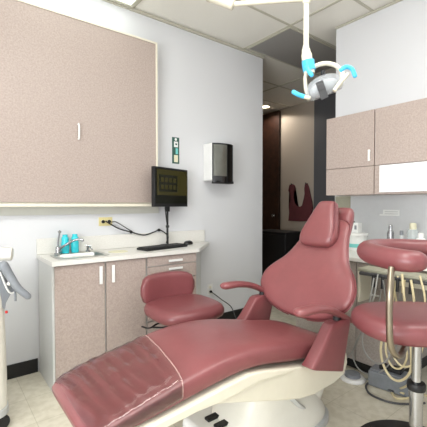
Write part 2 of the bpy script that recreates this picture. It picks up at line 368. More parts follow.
# ------------------------------------------------------------------ outlets and cables
def outlet(x, z, m, lab):
    t = thing('outlet', lab, 'outlet', (x, WY, z))
    bx('plate', (x-.058, WY-.006, z-.036), (x+.058, WY, z+.036) if m == 'yel' else (x+.058, WY, z+.036), M[m], t, .002) if m == 'yel' else bx('plate', (x-.034, WY-.006, z-.056), (x+.034, WY, z+.056), M[m], t, .002)
    for s in (-1, 1):
        c = (x+s*.026, WY-.006, z) if m == 'yel' else (x, WY-.006, z+s*.022)
        lathe(b := NB(), [(.0, -.003), (.013, -.003), (.014, 0)], c, 16, 'y'); obj('socket', b, M['edge'], t)
    return t
outlet(1.105, 1.112, 'yel', 'yellowed wall outlet above the worktop with two black plugs')
outlet(2.205, .38, 'white', 'white wall outlet low on the wall right of the drawer cabinet')
def cable(name, pts, r, m, lab, plug=None):
    t = thing(name, lab, 'cable', pts[0])
    b = NB(); tube(b, pts, r, 8, 8); obj('cord', b, M[m], t)
    if plug:
        for q in plug:
            lathe(b := NB(), [(0, -.012), (.012, -.011), (.014, 0), (.011, .012), (0, .014)], q, 12, 'y'); obj('plug', b, M['blk'], t)
    return t
q = lambda u, v, y=2.85: at(u, v, 1, y)
cable('power_cable', [q(105.5, 221), q(112, 225), q(120, 229), q(131, 232), q(144, 235), q(154, 232), q(160, 230), q(168, 236), (1.635, 2.79, .905)], .0055, 'blk', 'black power cable running from the yellow outlet to the monitor pole, clips along it', [V((1.079, 2.866, 1.112)), q(131, 232), q(159, 230)])
cable('thin_cable', [q(111.5, 222), q(116, 222), q(123, 226), q(131, 231)], .004, 'blk', 'thin short black cable from the right socket of the yellow outlet', [V((1.131, 2.866, 1.112))])
cable('outlet_cable', [(2.205, 2.866, .358), (2.25, 2.84, .32), (2.32, 2.82, .26), (2.42, 2.80, .18), (2.47, 2.78, .06), (2.49, 2.74, .012)], .005, 'dgrey', 'grey cable drooping from the low white outlet to the floor', [V((2.205, 2.866, .358))])
# ------------------------------------------------------------------ monitor, keyboard, mouse
A, B = V((1.425, 2.625, 0)), V((1.845, 2.755, 0)); dx = (B-A).normalized(); nn = V((dx.y, -dx.x, 0))  # nn faces the camera
def mp(s, z, dpt): return A+dx*s+nn*dpt+V((0,0,z))
def mbox(name, s0, s1, z0, z1, d0, d1, m, par, bev=.001):
    b = NB(); vs = [b.verts.new(mp(s, z, dd)) for s in (s0, s1) for dd in (d0, d1) for z in (z0, z1)]
    for f in ((0,1,3,2),(4,6,7,5),(0,4,5,1),(2,3,7,6),(0,2,6,4),(1,5,7,3)): b.faces.new([vs[i] for i in f])
    return obj(name, b, m, par, bev)
W = (B-A).length
t = thing('monitor', 'black flat monitor with olive screen on a pole above the keyboard', 'monitor', (1.66, 2.80, .88))
mbox('casing', 0, W, 1.235, 1.575, -.035, 0, M['blk'], t, .003)
s = mbox('screen', .014, W-.014, 1.262, 1.560, .0002, .0012, M['screen'], t, 0)
mbox('screen_area', .03, W-.014, 1.335, 1.555, .0014, .002, M['screen2'], s, 0)
mbox('screen_window', .055, .29, 1.365, 1.51, .0022, .0028, M['screen3'], s, 0)
for k in range(2):
    for j in range(4): mbox('screen_tile', .075+j*.052, .115+j*.052, 1.385+k*.062, 1.425+k*.062, .003, .0034, M['screen2'], s, 0)
b = NB(); box(b, (1.625, 2.775, 1.19), (1.665, 2.80, 1.42)); obj('mount_bracket', b, M['blk'], t, .003)
b = NB(); tube(b, [(1.652, 2.795, .89), (1.65, 2.795, 1.05), (1.648, 2.79, 1.24)], .010, 10); obj('pole', b, M['blk'], t)
lathe(b := NB(), [(0, 0), (.07, 0), (.07, .008), (.02, .014), (0, .014)], (1.652, 2.795, .8805), 24); obj('base', b, M['blk'], t)
b = NB(); tube(b, [(1.62, 2.785, 1.23), (1.63, 2.78, 1.12), (1.642, 2.776, 1.02), (1.638, 2.776, .91)], .005, 8); obj('cord', b, M['blk'], t)
lathe(b := NB(), [(0, -.012), (.016, -.01), (.016, .01), (0, .012)], (1.645, 2.785, 1.055), 10); obj('cable_clip', b, M['blk'], t)
ka, kb = V((1.295, 2.60, 0)), V((1.73, 2.68, 0)); kd = (kb-ka).normalized(); kn = V((kd.y, -kd.x, 0))
def kbx(b, s0, s1, d0, d1, z0, z1):
    vs = [b.verts.new(ka+kd*s+kn*dd+V((0,0,z))) for s in (s0, s1) for dd in (d0, d1) for z in (z0, z1)]
    for f in ((0,1,3,2),(4,6,7,5),(0,4,5,1),(2,3,7,6),(0,2,6,4),(1,5,7,3)): b.faces.new([vs[i] for i in f])
t = thing('keyboard', 'long black computer keyboard on the worktop below the monitor', 'keyboard', (1.5, 2.62, .88))
b = NB(); kbx(b, 0, .445, -.07, .075, .8805, .899); obj('case', b, M['blk'], t, .004)
b = NB()
for i in range(20):
    for j in range(5): kbx(b, .010+i*.0213, .028+i*.0213, -.058+j*.025, -.037+j*.025, .8992, .905)
obj('keys', b, M['blk'], t)
t = thing('computer_mouse', 'black computer mouse on the worktop beside the keyboard', 'mouse', (1.845, 2.745, .88))
b = NB(); loft(b, [rrect((1.845, 2.745, .8805+z), (.95,.3,0), (-.3,.95,0), .055*s, .032*s, .8, 24) for z, s in ((0, .92), (.008, 1), (.02, .93), (.03, .72), (.036, .4))]); obj('shell', b, M['gblk'], t)
lathe(b := NB(), [(0, -.003), (.006, -.003), (.006, .003), (0, .003)], (1.862, 2.75, .913), 12, 'y'); obj('scroll_wheel', b, M['grey'], t)
# ------------------------------------------------------------------ small sign on wall
t = thing('wall_sign', 'narrow dark green vertical card with white emblem between cabinet and towel dispenser', 'sign', (1.794, WY, 1.644))
bx('card', (1.755, WY-.005, 1.644), (1.833, WY, 1.893), M['green'], t, .001)
lathe(b := NB(), [(0, -.001), (.013, -.001), (.013, 0)], (1.794, WY-.005, 1.873), 16, 'y'); obj('emblem', b, M['paper'], t)
bx('print', (1.774, WY-.0065, 1.80), (1.817, WY-.0052, 1.853), M['paper'], t, 0)
lathe(b := NB(), [(0, -.001), (.010, -.001), (.010, 0)], (1.797, WY-.0067, 1.828), 16, 'y'); obj('emblem', b, M['green'], t)
bx('print', (1.792, WY-.0065, 1.735), (1.817, WY-.0052, 1.79), M['teal'], t, 0)
bx('print', (1.774, WY-.0065, 1.658), (1.817, WY-.0052, 1.725), M['stain'], t, 0)
# ------------------------------------------------------------------ towel dispenser
t = thing('towel_dispenser', 'white and glossy black paper towel dispenser on the left wall', 'towel dispenser', (2.28, WY, 1.47))
x0, x1, zb, zt = 2.118, 2.40, 1.475, 1.862
bx('body', (x0, 2.74, zb+.015), (x1, WY, zt), M['white'], t, .012)
b = NB(); n = 14
prof = [(x0+.004+(x1-x0-.008)*i/n, 2.739-.052*math.sin(PI*i/n)**.7) for i in range(n+1)]
prism(b, prof+[(x1-.004, 2.7395), (x0+.004, 2.7395)][:1], 2, zb, zt-.004); fc = obj('front_cover', b, M['gblk'], t)
b = NB()
prism(b, [(x0+.012, 2.722), (x0+.03, 2.707), (x0+.06, 2.695), (x0+.10, 2.687), (x0+.15, 2.685), (x0+.15, 2.69), (x0+.012, 2.73)], 2, zb+.06, zt-.02); obj('cover_reflection', b, M['cover_sheen'], t)  # grey sheet stands in for the reflection on the glossy cover
bx('towel_slot', (x0+.03, 2.70, zb-.012), (x1-.03, 2.78, zb+.013), M['blk'], t, .003)
# ------------------------------------------------------------------ stool behind (left)
def rounded_pad(name, c, ux, uy, a, bb, z0, z1, m, par, e=.55, fall=.012):
    zs = [(0, .80), (.06, .9), (.2, .975), (.42, 1.0), (.62, .99), (.8, .95), (.92, .88), (.98, .78), (1.0, .6)]
    b = NB(); R = [rrect((c[0], c[1], z0+(z1-z0)*k), ux, uy, a*s, bb*s, e, 40) for k, s in zs]
    R.append(rrect((c[0], c[1], z1+.003), ux, uy, a*.3, bb*.3, e, 40))
    loft(b, R); return obj(name, b, m, par, ang=80)
cx, cy = 1.315, 2.03
t = thing('dental_stool', 'low burgundy rolling stool with curved back in front of the drawer cabinet', 'stool', (cx, cy, 0))
ax = V((math.cos(math.radians(-2)), math.sin(math.radians(-2)), 0)); ay = V((-ax.y, ax.x, 0))
rounded_pad('seat', (cx, cy-.02), ax, ay, .245, .235, .495, .592, M['vinyl2'], t, .6)
b = NB(); rings = []
for i in range(17):
    tt = i/16; s = (tt-.5)*2; k = (1-abs(s)**5)**.35 if abs(s) < 1 else .0
    k = max(k, .25)
    c = V((cx, cy, 0))+ax*(s*.215-.02)+ay*(.20-.045*s*s)+V((0,0,.655))
    rings.append(rrect(c, ay, V((0,0,1)), .042*k, .108*k*(1-.06*s*s), .42, 24))
loft(b, rings); obj('backrest', b, M['vinyl2'], t, ang=80)
b = NB(); tube(b, [(cx, cy+.05, .488), (cx, cy+.17, .485), (cx, cy+.225, .53), (cx, cy+.235, .62)], .012, 10, flat=.5); obj('back_bar', b, M['bronze'], t)
lathe(b := NB(), [(0, 0), (.10, 0), (.10, .012), (.04, .02), (0, .02)], (cx, cy, .474), 24); obj('seat_plate', b, M['blk'], t)
lathe(b := NB(), [(.024, .09), (.024, .30), (.017, .302), (.017, .475)], (cx, cy, 0), 16); obj('column', b, M['chrome'], t)
def star_base(t, cx, cy, r, ph, m):
    b = NB()
    lathe(b, [(0, .075), (.04, .075), (.04, .12), (.028, .125), (0, .125)], (cx, cy, 0), 16)
    for k in range(5):
        a = ph+2*PI*k/5
        tube(b, [(cx+.02*math.cos(a), cy+.02*math.sin(a), .1), (cx+r*math.cos(a), cy+r*math.sin(a), .07)], lambda s: .018-.006*s, 8)
    obj('base', b, m, t)
    for k in range(5):
        a = ph+2*PI*k/5; x, y = cx+r*math.cos(a), cy+r*math.sin(a)
        b = NB(); lathe(b, [(0, -.018), (.022, -.018), (.025, -.012), (.025, .012), (.022, .018), (0, .018)], (x, y, .025), 16, 'y'); tube(b, [(x, y, .045), (x, y, .075)], .007, 8); obj('caster', b, M['blk'], t)
star_base(t, cx, cy, .24, .3, M['blk'])
b = NB(); tube(b, [(cx-.05, cy+.02, .47), (cx-.16, cy+.05, .455), (cx-.24, cy+.02, .45), (cx-.27, cy+.07, .452)], .008, 8, flat=.6); tube(b, [(cx-.05, cy-.03, .465), (cx-.14, cy-.0, .44), (cx-.20, cy+.06, .435)], .008, 8, flat=.6); obj('lever', b, M['blk'], t)
# ------------------------------------------------------------------ dental chair
CY = 1.365
t = thing('dental_chair', 'reclining burgundy vinyl dental patient chair on a cream base in the middle', 'dental chair', (1.45, CY, 0))
prof = [  # x, top z, bottom z, half width
 (.36, .508, .478, .205), (.375, .521, .468, .232), (.41, .534, .468, .246), (.50, .556, .478, .252), (.62, .581, .488, .254), (.75, .611, .502, .256), (.88, .633, .515, .256),
 (1.0, .637, .525, .256), (1.12, .631, .520, .256), (1.25, .610, .495, .256), (1.38, .582, .468, .252), (1.5, .553, .450, .245), (1.62, .535, .445, .232), (1.70, .518, .445, .205), (1.74, .50, .455, .16)]
SY = CY-.024
def prof_at(x):
    for a, b_ in zip(prof, prof[1:]):
        if a[0] <= x <= b_[0]:
            k = (x-a[0])/(b_[0]-a[0]); k2 = k
            return [a[i]+(b_[i]-a[i])*k2 for i in range(4)]
def cs(x, zt, zb, w, off=0):
    """cushion cross section, crowned top"""
    pts = []; n = 44; cz = (zt+zb)/2; hz = (zt-zb)/2
    for j in range(n):
        a = 2*PI*j/n; cx_, sz = math.cos(a), math.sin(a)
        y = math.copysign(abs(cx_)**.42, cx_)*(w+off); z = math.copysign(abs(sz)**.55, sz)*(hz+off)
        if sz > 0: z -= .0*(abs(y)/w)**2
        pts.append((x, SY+y, cz+z))
    return pts
b = NB(); xs = [.36+(1.74-.36)*i/60 for i in range(61)]
def smooth_prof(x):
    acc = [0]*4; wsum = 0
    for d_ in (-.05, -.025, 0, .025, .05):
        xx = min(max(x+d_*min(1, (x-.36)/.06, (1.74-x)/.06), .36), 1.74); p_ = prof_at(xx)
        for i in range(4): acc[i] += p_[i]
        wsum += 1
    return [a/wsum for a in acc]
P_ = [smooth_prof(x) for x in xs]
loft(b, [cs(p_[0], p_[1], p_[2], p_[3]) for p_ in P_]); seat = obj('seat_cushion', b, M['vinyl'], t, ang=80)
# plastic sheet over the foot end, gathered into ripples across the width
b = NB(); rings = []
for i in range(61):
    x = .362+.376*i/60
    p_ = smooth_prof(max(x, .3601)); n = 44; ring = []
    if x < .3: p_ = [x, .512, .478, .213]
    cz = (p_[1]+p_[2])/2; hz = (p_[1]-p_[2])/2
    for j in range(0, 25):
        a = -.15*PI+1.30*PI*j/24; c_, s_ = math.cos(a), math.sin(a)
        yy = math.copysign(abs(c_)**.42, c_)*(p_[3]+.004)
        amp = max(0, s_)**.8
        rp = .0048*amp*(math.sin((x*1+.10*yy)*2*PI/.052)*(.5+.5*math.sin(yy*9+1.0)) + .4*math.sin(x*95+yy*40))
        xx = x if i < 60 else x
        skew = (.055*(yy/.27))*(i/60)
        ring.append((x+skew*.9+.012, SY+yy, cz+math.copysign(abs(s_)**.55, s_)*(hz+.005)+rp+.009))
    rings.append(ring)
loft(b, rings, caps=False, closed=False); obj('plastic_cover', b, M['film'], t, recalc=False, ang=80)
b = NB(); tube(b, [V(q_)+V((0,0,.0015)) for q_ in rings[-1]], .0022, 6, 1, smooth=False); obj('cover_hem', b, M['seam'], t)
# frame shell
side = [(.41, .472), (.52, .462), (.66, .475), (.80, .478), (.90, .452), (1.0, .420), (1.20, .355), (1.38, .304), (1.50, .288), (1.66, .292), (1.76, .315), (1.79, .37), (1.78, .43), (1.5, .452), (1.40, .460), (1.24, .492), (1.12, .518), (1.03, .530), (.90, .521), (.76, .507), (.60, .494), (.41, .484)]
side2 = [(x, z+(.02 if z < .46 else 0)) for x, z in side]
b = NB()
def sring(s_, y, ins=0): return [(x, y, z) for x, z in s_]
cxm = 1.2
loft(b, [[(cxm+(x-cxm)*.992, SY-.268, .46+(z-.46)*.96) for x, z in side], [(x, SY-.258, z) for x, z in side], [(x, SY+.258, z) for x, z in side], [(cxm+(x-cxm)*.992, SY+.268, .46+(z-.46)*.96) for x, z in side]])
obj('frame', b, M['cream'], t, .006, ang=60)
# raised side rib along near side, following the cushion
for sg in (-1, 1):
    b = NB(); y = SY+sg*.266
    up = [(.42, .486), (.60, .497), (.76, .511), (.90, .525), (1.03, .534), (1.12, .522), (1.24, .496), (1.33, .476)]
    lo = [(1.30, .468), (1.18, .478), (1.08, .488), (.98, .478), (.88, .470), (.76, .474), (.60, .466), (.42, .464)]
    prism(b, up+lo, 1, y-.012, y+.012); obj('side_rail', b, M['cream'], t, .006)
# base: column shroud, floor plinth
b = NB(); R = []
for z, a, bb in ((.0, .38, .20), (.05, .39, .21), (.075, .38, .205), (.10, .36, .20), (.14, .33, .185), (.2, .27, .175), (.28, .23, .17), (.345, .22, .17)):
    R.append(rrect((1.44, CY, z), (1,0,0), (0,1,0), a, bb, .6, 40))
loft(b, R); obj('base', b, M['cart'], t, ang=80)
b = NB(); loft(b, [rrect((1.44, CY, z), (1,0,0), (0,1,0), a, bb, .6, 40) for z, a, bb in ((0, .41, .225), (.03, .41, .225), (.033, .40, .215), (.0331, .2, .1))]); obj('floor_plate', b, M['lgrey'], t)
# lift fairing arms under the frame
b = NB(); tube(b, [(1.62, CY-.14, .10), (1.48, CY-.19, .20), (1.35, CY-.20, .33)], .018, 10, flat=.6); obj('lift_arm', b, M['lgrey'], t)
b = NB(); tube(b, [(1.74, CY-.08, .08), (1.74, CY-.12, .22), (1.68, CY-.15, .34)], .045, 12, flat=1.6); obj('rear_fairing', b, M['cart'], t)
# foot switch pads
for k in range(2):
    R_ = Matrix.Translation(V((1.10, CY+.055-k*.075, .156)))
    bx('foot_switch', (-.036, -.019, -.01), (.036, .019, .006), M['blk'], t, .004, R_)
bx('switch_tray', (.98, CY-.16, .034), (1.26, CY+.17, .150), M['white'], t, .03)
# backrest
ba = V((1.665, CY-.022, .535)); bd = V((.325, 0, .60)).normalized(); bn = V((-bd.z, 0, bd.x)).normalized()  # bn: outward towards sitter
bw = [(-.0, .07, .035), (.012, .15, .04), (.035, .215, .045), (.07, .27, .05), (.12, .318, .052), (.17, .337, .053), (.22, .338, .053), (.27, .322, .052), (.32, .290, .05), (.37, .255, .048), (.42, .226, .046), (.48, .200, .044), (.54, .180, .042), (.60, .167, .04), (.66, .158, .037), (.69, .125, .03), (.70, .09, .02)]
bw = [(.05+a_*.65/.7, w_*(1 if a_ < .33 else .95), t_) for a_, w_, t_ in bw]
skw = lambda s_: V((0, -.02*min(1, max(0, (s_-.3)/.25)), 0))
b = NB(); rings = []
for s_, w, th in bw:
    c = ba+bd*s_+skw(s_); ring = []; n = 44
    for j in range(n):
        a = 2*PI*j/n; y = math.copysign(abs(math.cos(a))**.7, math.cos(a))*w; z = math.copysign(abs(math.sin(a))**.75, math.sin(a))*th
        dish = .045*(abs(y)/.34)**2
        ring.append(c+V((0,1,0))*y+bn*(z+dish))
    rings.append(ring)
loft(b, rings); bk = obj('backrest', b, M['vinyl'], t, sub=1)
# piping seam around the backrest
b = NB(); pts = [ba+bd*s_+skw(s_)+V((0,1,0))*(w*1.0)+bn*.045*(w/.34)**2 for s_, w, th in bw]+[ba+bd*s_+skw(s_)+V((0,-1,0))*(w*1.0)+bn*.045*(w/.34)**2 for s_, w, th in bw[::-1]]
tube(b, pts, .004, 6, 2); obj('piping', b, M['vinyl2'], bk)
# back shell behind cushion
b = NB(); loft(b, [[ba+bd*s_+V((0,1,0))*math.cos(2*PI*j/24)*w*.86+bn*(-.045+math.sin(2*PI*j/24)*.03) for j in range(24)] for s_, w, th in bw[2:-1]]); obj('back_shell', b, M['cream'], t)
# headrest: two-part pad on bracket
ha = ba+bd*.655
b = NB(); tube(b, [ba+bd*.58-bn*.035, ba+bd*.72-bn*.02, ba+bd*.82+bn*.01], .02, 10, flat=.5); obj('headrest_bracket', b, M['bronze'], t)
hd = V((.22, -.065, .60)).normalized(); hy = V((0,1,0)); hn = hd.cross(hy).normalized()
if hn.x > 0: hn = -hn
hc0 = V((1.90, CY-.022, .985))
def pad(name, hs, cyo, thick, off, par):
    b = NB(); rings = []
    for s_, w, k in hs:
        c = hc0+hd*s_+V((0, cyo, 0))+hn*off
        rings.append(rrect(c, hy, hn, w, thick*k, .68, 36))
    loft(b, rings); return obj(name, b, M['vinyl'], par, sub=1)
hp = pad('headrest', [(-.012, .075, .45), (-.002, .108, .75), (.03, .130, .97), (.07, .132, 1), (.13, .115, 1), (.20, .088, .98), (.25, .070, .92), (.28, .062, .8), (.288, .045, .5)], .0, .046, .045, t)
b = NB()
for s_a, s_b in ((.0, .29),):
    pts = [hc0+hd*s_+hn*(.072)+V((0, -w*.86, 0)) for s_, w in ((.03, .13), (.1, .13), (.18, .105), (.24, .085), (.28, .068))]
    tube(b, pts, .004, 6, 4)
obj('seam', b, M['apron'], hp)
pad('headrest_back', [(.02, .06, .5), (.04, .085, .9), (.12, .09, 1), (.2, .085, 1), (.27, .07, .9), (.29, .05, .5)], -.045, .035, -.07, t)
# arm supports and armrests
def support(sg):
    b = NB(); yi, yo = (SY+.262, SY+.345) if sg > 0 else (SY-.262, SY-.338)
    dx_ = .085 if sg > 0 else .015
    rings = []
    for z, xa, xb, k in ((.425, 1.365, 1.655, 1), (.43, 1.36, 1.66, 1.02), (.45, 1.375, 1.665, 1), (.54, 1.44, 1.695, .93), (.62, 1.50, 1.725, .86), (.645, 1.52, 1.73, .8), (.655, 1.535, 1.72, .6)):
        xb -= .03; c = V(((xa+xb)/2+dx_, (yi+yo)/2, z)); rg = rrect(c, (1,0,0), (0,1,0), (xb-xa)/2, abs(yo-yi)/2*k, .28, 32); kk = max(0, 1-(z-.42)/.22)
        for p_ in rg: p_.z += (.045-(p_.x-1.375-dx_)*.32)*kk
        rings.append(rg)
    loft(b, rings); obj('arm_support', b, M['vinyl2'], t, ang=50)
    y = (yi+yo)/2; fl = .02 if sg < 0 else -.005
    b = NB(); tube(b, [(1.29+dx_, y+sg*fl, .758), (1.40+dx_, y+sg*fl, .753), (1.53+dx_, y+sg*.01, .722), (1.64+dx_, y, .672), (1.72+dx_, y, .632)], lambda s_: .035-.007*s_, 16, 6, flat=.62, round_ends=True); obj('armrest', b, M['vinyl'], t, ang=80)
    b = NB(); tube(b, [(1.60+dx_, y, .635), (1.62+dx_, y, .675)], .02, 10); obj('armrest_bracket', b, M['blk'], t)
support(1); support(-1)
# ------------------------------------------------------------------ assistant stool (right foreground)
sx, sy = 1.835, .735
t = thing('assistant_stool', 'tall burgundy stool with curved arm bolster on a chrome column at the right', 'stool', (sx, sy, 0))
rx = V((math.sin(TH), -math.cos(TH), 0)); fw = V((math.cos(TH), math.sin(TH), 0))
rounded_pad('seat', (sx, sy), rx, fw, .30, .225, .628, .735, M['vinyl2'], t, .75)
lathe(b := NB(), [(0, 0), (.12, 0), (.12, .012), (.05, .03), (0, .03)], (sx, sy, .605), 24); obj('seat_plate', b, M['steel'], t)
lathe(b := NB(), [(.030, .09), (.030, .315), (.034, .316), (.034, .345), (.022, .346), (.022, .61)], (sx, sy, 0), 20); obj('column', b, M['chrome'], t)
lathe(b := NB(), [(.022, .0), (.040, .001), (.042, .01), (.042, .03), (.038, .036), (.022, .037)], (sx, sy, .347), 20); obj('collar', b, M['blk'], t)
lathe(b := NB(), [(0, 0), (.275, 0), (.285, .01), (.28, .024), (.2, .045), (.05, .08), (.04, .095), (0, .095)], (sx, sy, 0), 48); obj('base', b, M['blk'], t)
S = V((sx, sy, 0))
K = lambda a_, d_, z_: S+rx*a_+fw*d_+V((0,0,z_))
b = NB(); tube(b, [K(0, 0, .598), K(-.08, -.06, .596), K(-.14, -.14, .60), K(-.19, -.21, .607), K(-.235, -.25, .625), K(-.262, -.262, .68), K(-.268, -.262, .80), K(-.264, -.258, .90), K(-.24, -.22, .985)], .0135, 12, 6); obj('arm_pole', b, M['bronze'], t)
pts = [K(-.145, -.235, 1.014), K(-.175, -.225, 1.014), K(-.205, -.18, 1.014), K(-.222, -.10, 1.014), K(-.225, -.01, 1.014), K(-.21, .08, 1.016), K(-.16, .15, 1.02), K(-.07, .195, 1.022), K(.03, .20, 1.022), K(.14, .17, 1.02)]
b = NB(); tube(b, pts, lambda s_: .047+.006*math.sin(PI*min(1, s_*1.25)), 18, 6, flat=.95, round_ends=True); obj('arm_bolster', b, M['vinyl2'], t, ang=80)
# ------------------------------------------------------------------ upper cabinets on the back wall
def wallcab(y0, y1, lab, white):
    t = thing('wall_cabinet', lab, 'cabinet', (2.9, (y0+y1)/2, 1.335))
    bx('body', (2.742, y0+.002, 1.335), (BX, y1-.002, 2.005), M['lam'], t, .002)
    u = bx('door', (2.720, y0+.002, 1.563), (2.740, y1-.002, 2.005), M['lam'], t, .002)
    hy_ = y0+.035 if not white else y1-.035
    if not white:
        b = NB(); box(b, (2.702, hy_-.008, 1.60), (2.708, hy_+.008, 1.69)); box(b, (2.708, hy_-.005, 1.605), (2.720, hy_+.005, 1.615)); box(b, (2.708, hy_-.005, 1.675), (2.720, hy_+.005, 1.685)); obj('handle', b, M['white'], u, .001)
    l_ = bx('lower_panel', (2.720, y0+.002, 1.335), (2.740, y1-.002, 1.559), M['lam'], t, .002)
    if white: bx('white_front', (2.712, y0+.002, 1.349), (2.7195, y1-.045, 1.557), M['frost'], t, .001)
wallcab(1.423, 1.86, 'pinkish laminate wall cabinet at the doorway end of the back wall, slim handle', False)
wallcab(.80, 1.42, 'pinkish laminate wall cabinet with a glossy white lower front', True)
# ------------------------------------------------------------------ back counter
t = thing('back_worktop', 'pale worktop along the back wall behind the stools', 'worktop', (2.72, .8, .83))
bx('slab', (2.42, -.40, .832), (BX-.009, 1.97, .86), M['counter'], t, .003)
t = thing('base_cabinet', 'greyish laminate base cabinet under the back worktop behind the dental chair', 'cabinet', (2.72, 1.54, 0))
bx('body', (2.462, 1.12, .08), (BX-.001, 1.965, .831), M['lamg'], t, .002)
bx('toe_kick', (2.50, 1.12, 0), (BX-.001, 1.965, .079), M['blk'], t, .001)
for ya, yb in ((1.125, 1.40), (1.405, 1.68), (1.685, 1.96)):
    for za, zb2 in ((.665, .825), (.09, .66)):
        nm = 'drawer' if za > .5 else 'door'
        dd = bx(nm, (2.442, ya, za), (2.461, yb, zb2), M['lamg'], t, .002)
        b = NB(); ym = (ya+yb)/2; zz = (za+zb2)/2 if za > .5 else zb2-.05
        box(b, (2.428, ym-.05, zz-.006), (2.434, ym+.05, zz+.006)); box(b, (2.434, ym-.045, zz-.004), (2.442, ym-.037, zz+.004)); box(b, (2.434, ym+.037, zz-.004), (2.442, ym+.045, zz+.004)); obj('handle', b, M['white'], dd, .001)
t = thing('base_cabinet', 'greyish laminate base cabinet at the far right end under the back worktop', 'cabinet', (2.72, 0, 0))
bx('body', (2.46, -.38, 0), (BX-.013, .25, .831), M['lamg'], t, .002)
# wipes tub + box
tz = .8605
t = thing('wipes_tub', 'white tub with teal band and overhanging lid on the back worktop', 'tub', (2.85, 1.64, .86))
lathe(b := NB(), [(0, 0), (.066, 0), (.072, .02), (.08, .11), (.084, .128), (0, .128)], (2.85, 1.64, tz), 28); obj('body', b, M['paper'], t)
lathe(b := NB(), [(.0745, .028), (.0775, .055), (.079, .06), (.0752, .028)], (2.85, 1.64, tz), 28); obj('label_band', b, M['teal'], t)
lathe(b := NB(), [(0, .1285), (.095, .1285), (.097, .134), (.094, .148), (0, .150)], (2.85, 1.64, tz), 28); obj('lid', b, M['white'], t)
t = thing('paper_box', 'small white box with a dark printed mark on top of the wipes tub', 'box', (2.85, 1.645, 1.011))
bx('carton', (2.82, 1.607, 1.0112), (2.88, 1.685, 1.098), M['paper'], t, .002)
bx('print', (2.8185, 1.622, 1.04), (2.8198, 1.642, 1.075), M['grey'], t, 0)
bx('tab', (2.835, 1.660, 1.0985), (2.86, 1.675, 1.108), M['blk'], t, .001)
t = thing('wall_notice', 'small white notice strip with faint text lines on the back wall', 'sign', (3.04, 1.45, 1.155))
bx('card', (3.038, 1.365, 1.158), (3.0415, 1.505, 1.21), M['paper'], t, 0)
bx('card_strip', (3.038, 1.505, 1.158), (3.0415, 1.535, 1.172), M['paper'], t, 0)
for k in range(2): bx('text_line', (3.0368, 1.378, 1.172+k*.018), (3.0378, 1.49, 1.177+k*.018), M['lgrey'], t, 0)
def canister(name, u, zt, r, m, lab, cat, cap=None, x=2.86):
    p_ = at(u, 230, 0, x); y = p_.y
    t = thing(name, lab, cat, (x, y, .86)); h = zt-tz
    lathe(b := NB(), [(0, 0), (r*.95, 0), (r, .008), (r, h*.72), (r*.8, h*.8), (0, h*.8)], (x, y, tz), 20); obj('body', b, M[m], t)
    lathe(b := NB(), [(0, h*.801), (r*.6, h*.801), (r*.6, h*.97), (r*.45, h), (0, h)], (x, y, tz), 16); obj('cap', b, M[cap or 'chrome'], t)
canister('bottle', 390.5, 1.09, .026, 'chrome', 'tall slim chrome topped bottle on the back worktop', 'bottle')
canister('bottle', 401.5, 1.05, .022, 'lgrey', 'short grey bottle with dark cap on the back worktop', 'bottle', 'grey')
canister('glass_jar', 413, 1.11, .04, 'glass', 'clear jar with a pale yellow lid on the back worktop', 'jar', 'stain', 2.92)
canister('tub', 421, 1.045, .032, 'paper', 'small white tub with green band near the right edge of the back worktop', 'tub', 'white', 2.80)
# ------------------------------------------------------------------ delivery console with hoses
t = thing('delivery_console', 'cream instrument console with hoses hanging from its front under the worktop', 'console', (2.34, .98, .74))
bx('tray', (2.28, .62, .797), (2.419, 1.30, .818), M['olive'], t, .005)
bx('hanger_bar', (2.26, .64, .775), (2.285, 1.28, .796), M['dgrey'], t, .004)
b = NB(); box(b, (2.38, .62, .72), (2.419, 1.11, .796)); box(b, (2.28, 1.285, .58), (2.44, 1.30, .796)); obj('bracket', b, M['cream'], t, .004)
h = lambda u, v, x=2.2: at(u, v, 0, x)
for i, u_ in enumerate((374, 383, 393, 398, 404, 411)):
    p_ = h(u_, 269, 2.255); b = NB(); tube(b, [(p_.x, p_.y, .79), (p_.x-.008, p_.y, .71)], .010, 10); obj('handpiece', b, M['blk' if i in (0, 1, 3, 5) else 'tan'], t)
def hose(lab, pts, r=.007, m='tan', grp=None):
    b = NB(); tube(b, pts, r, 8, 8); tag(obj('hose', b, M[m]), lab, 'hose')
hose('tan hose hanging in the widest loop below the console', [h(389, 276, 2.24), h(387, 300), h(383, 330), h(381, 355), h(388, 374), h(399, 381), h(410, 372), h(411, 350), h(408, 325), h(404.5, 300), h(402, 274, 2.24)], .0075)
hose('tan hose in a narrower inner loop below the console', [h(398, 276, 2.27), h(393, 300, 2.24), h(387, 330, 2.23), h(386, 352, 2.23), h(392, 366, 2.23), h(401, 368, 2.23), h(407, 356, 2.23), h(404, 335, 2.23), h(397, 305, 2.26), h(393, 276, 2.27)], .006)
hose('pale grey hose hanging at the left end of the console', [h(374, 278, 2.247), h(370, 300), h(363, 330), h(364, 350), h(374, 362), h(385, 362), h(390, 350, 2.26), h(388, 320, 2.27), h(383, 280, 2.247)], .005, 'hoseg')
hose('slack tan hose crossing behind the chrome column', [h(411, 280, 2.247), h(414, 300), h(416, 330), h(420, 350), h(417, 372, 2.25), h(408, 385, 2.3), (2.42, 1.10, .02), (2.50, 1.17, .10)], .007)
hose('thin grey hose trailing down to the floor left of the console loops', [h(378, 274, 2.26), h(373, 300), h(360, 335, 2.3), h(352, 352, 2.4), (2.36, 1.47, .05), (2.36, 1.36, .012), (2.42, 1.25, .012), (2.46, 1.22, .05)], .005, 'hoseg')
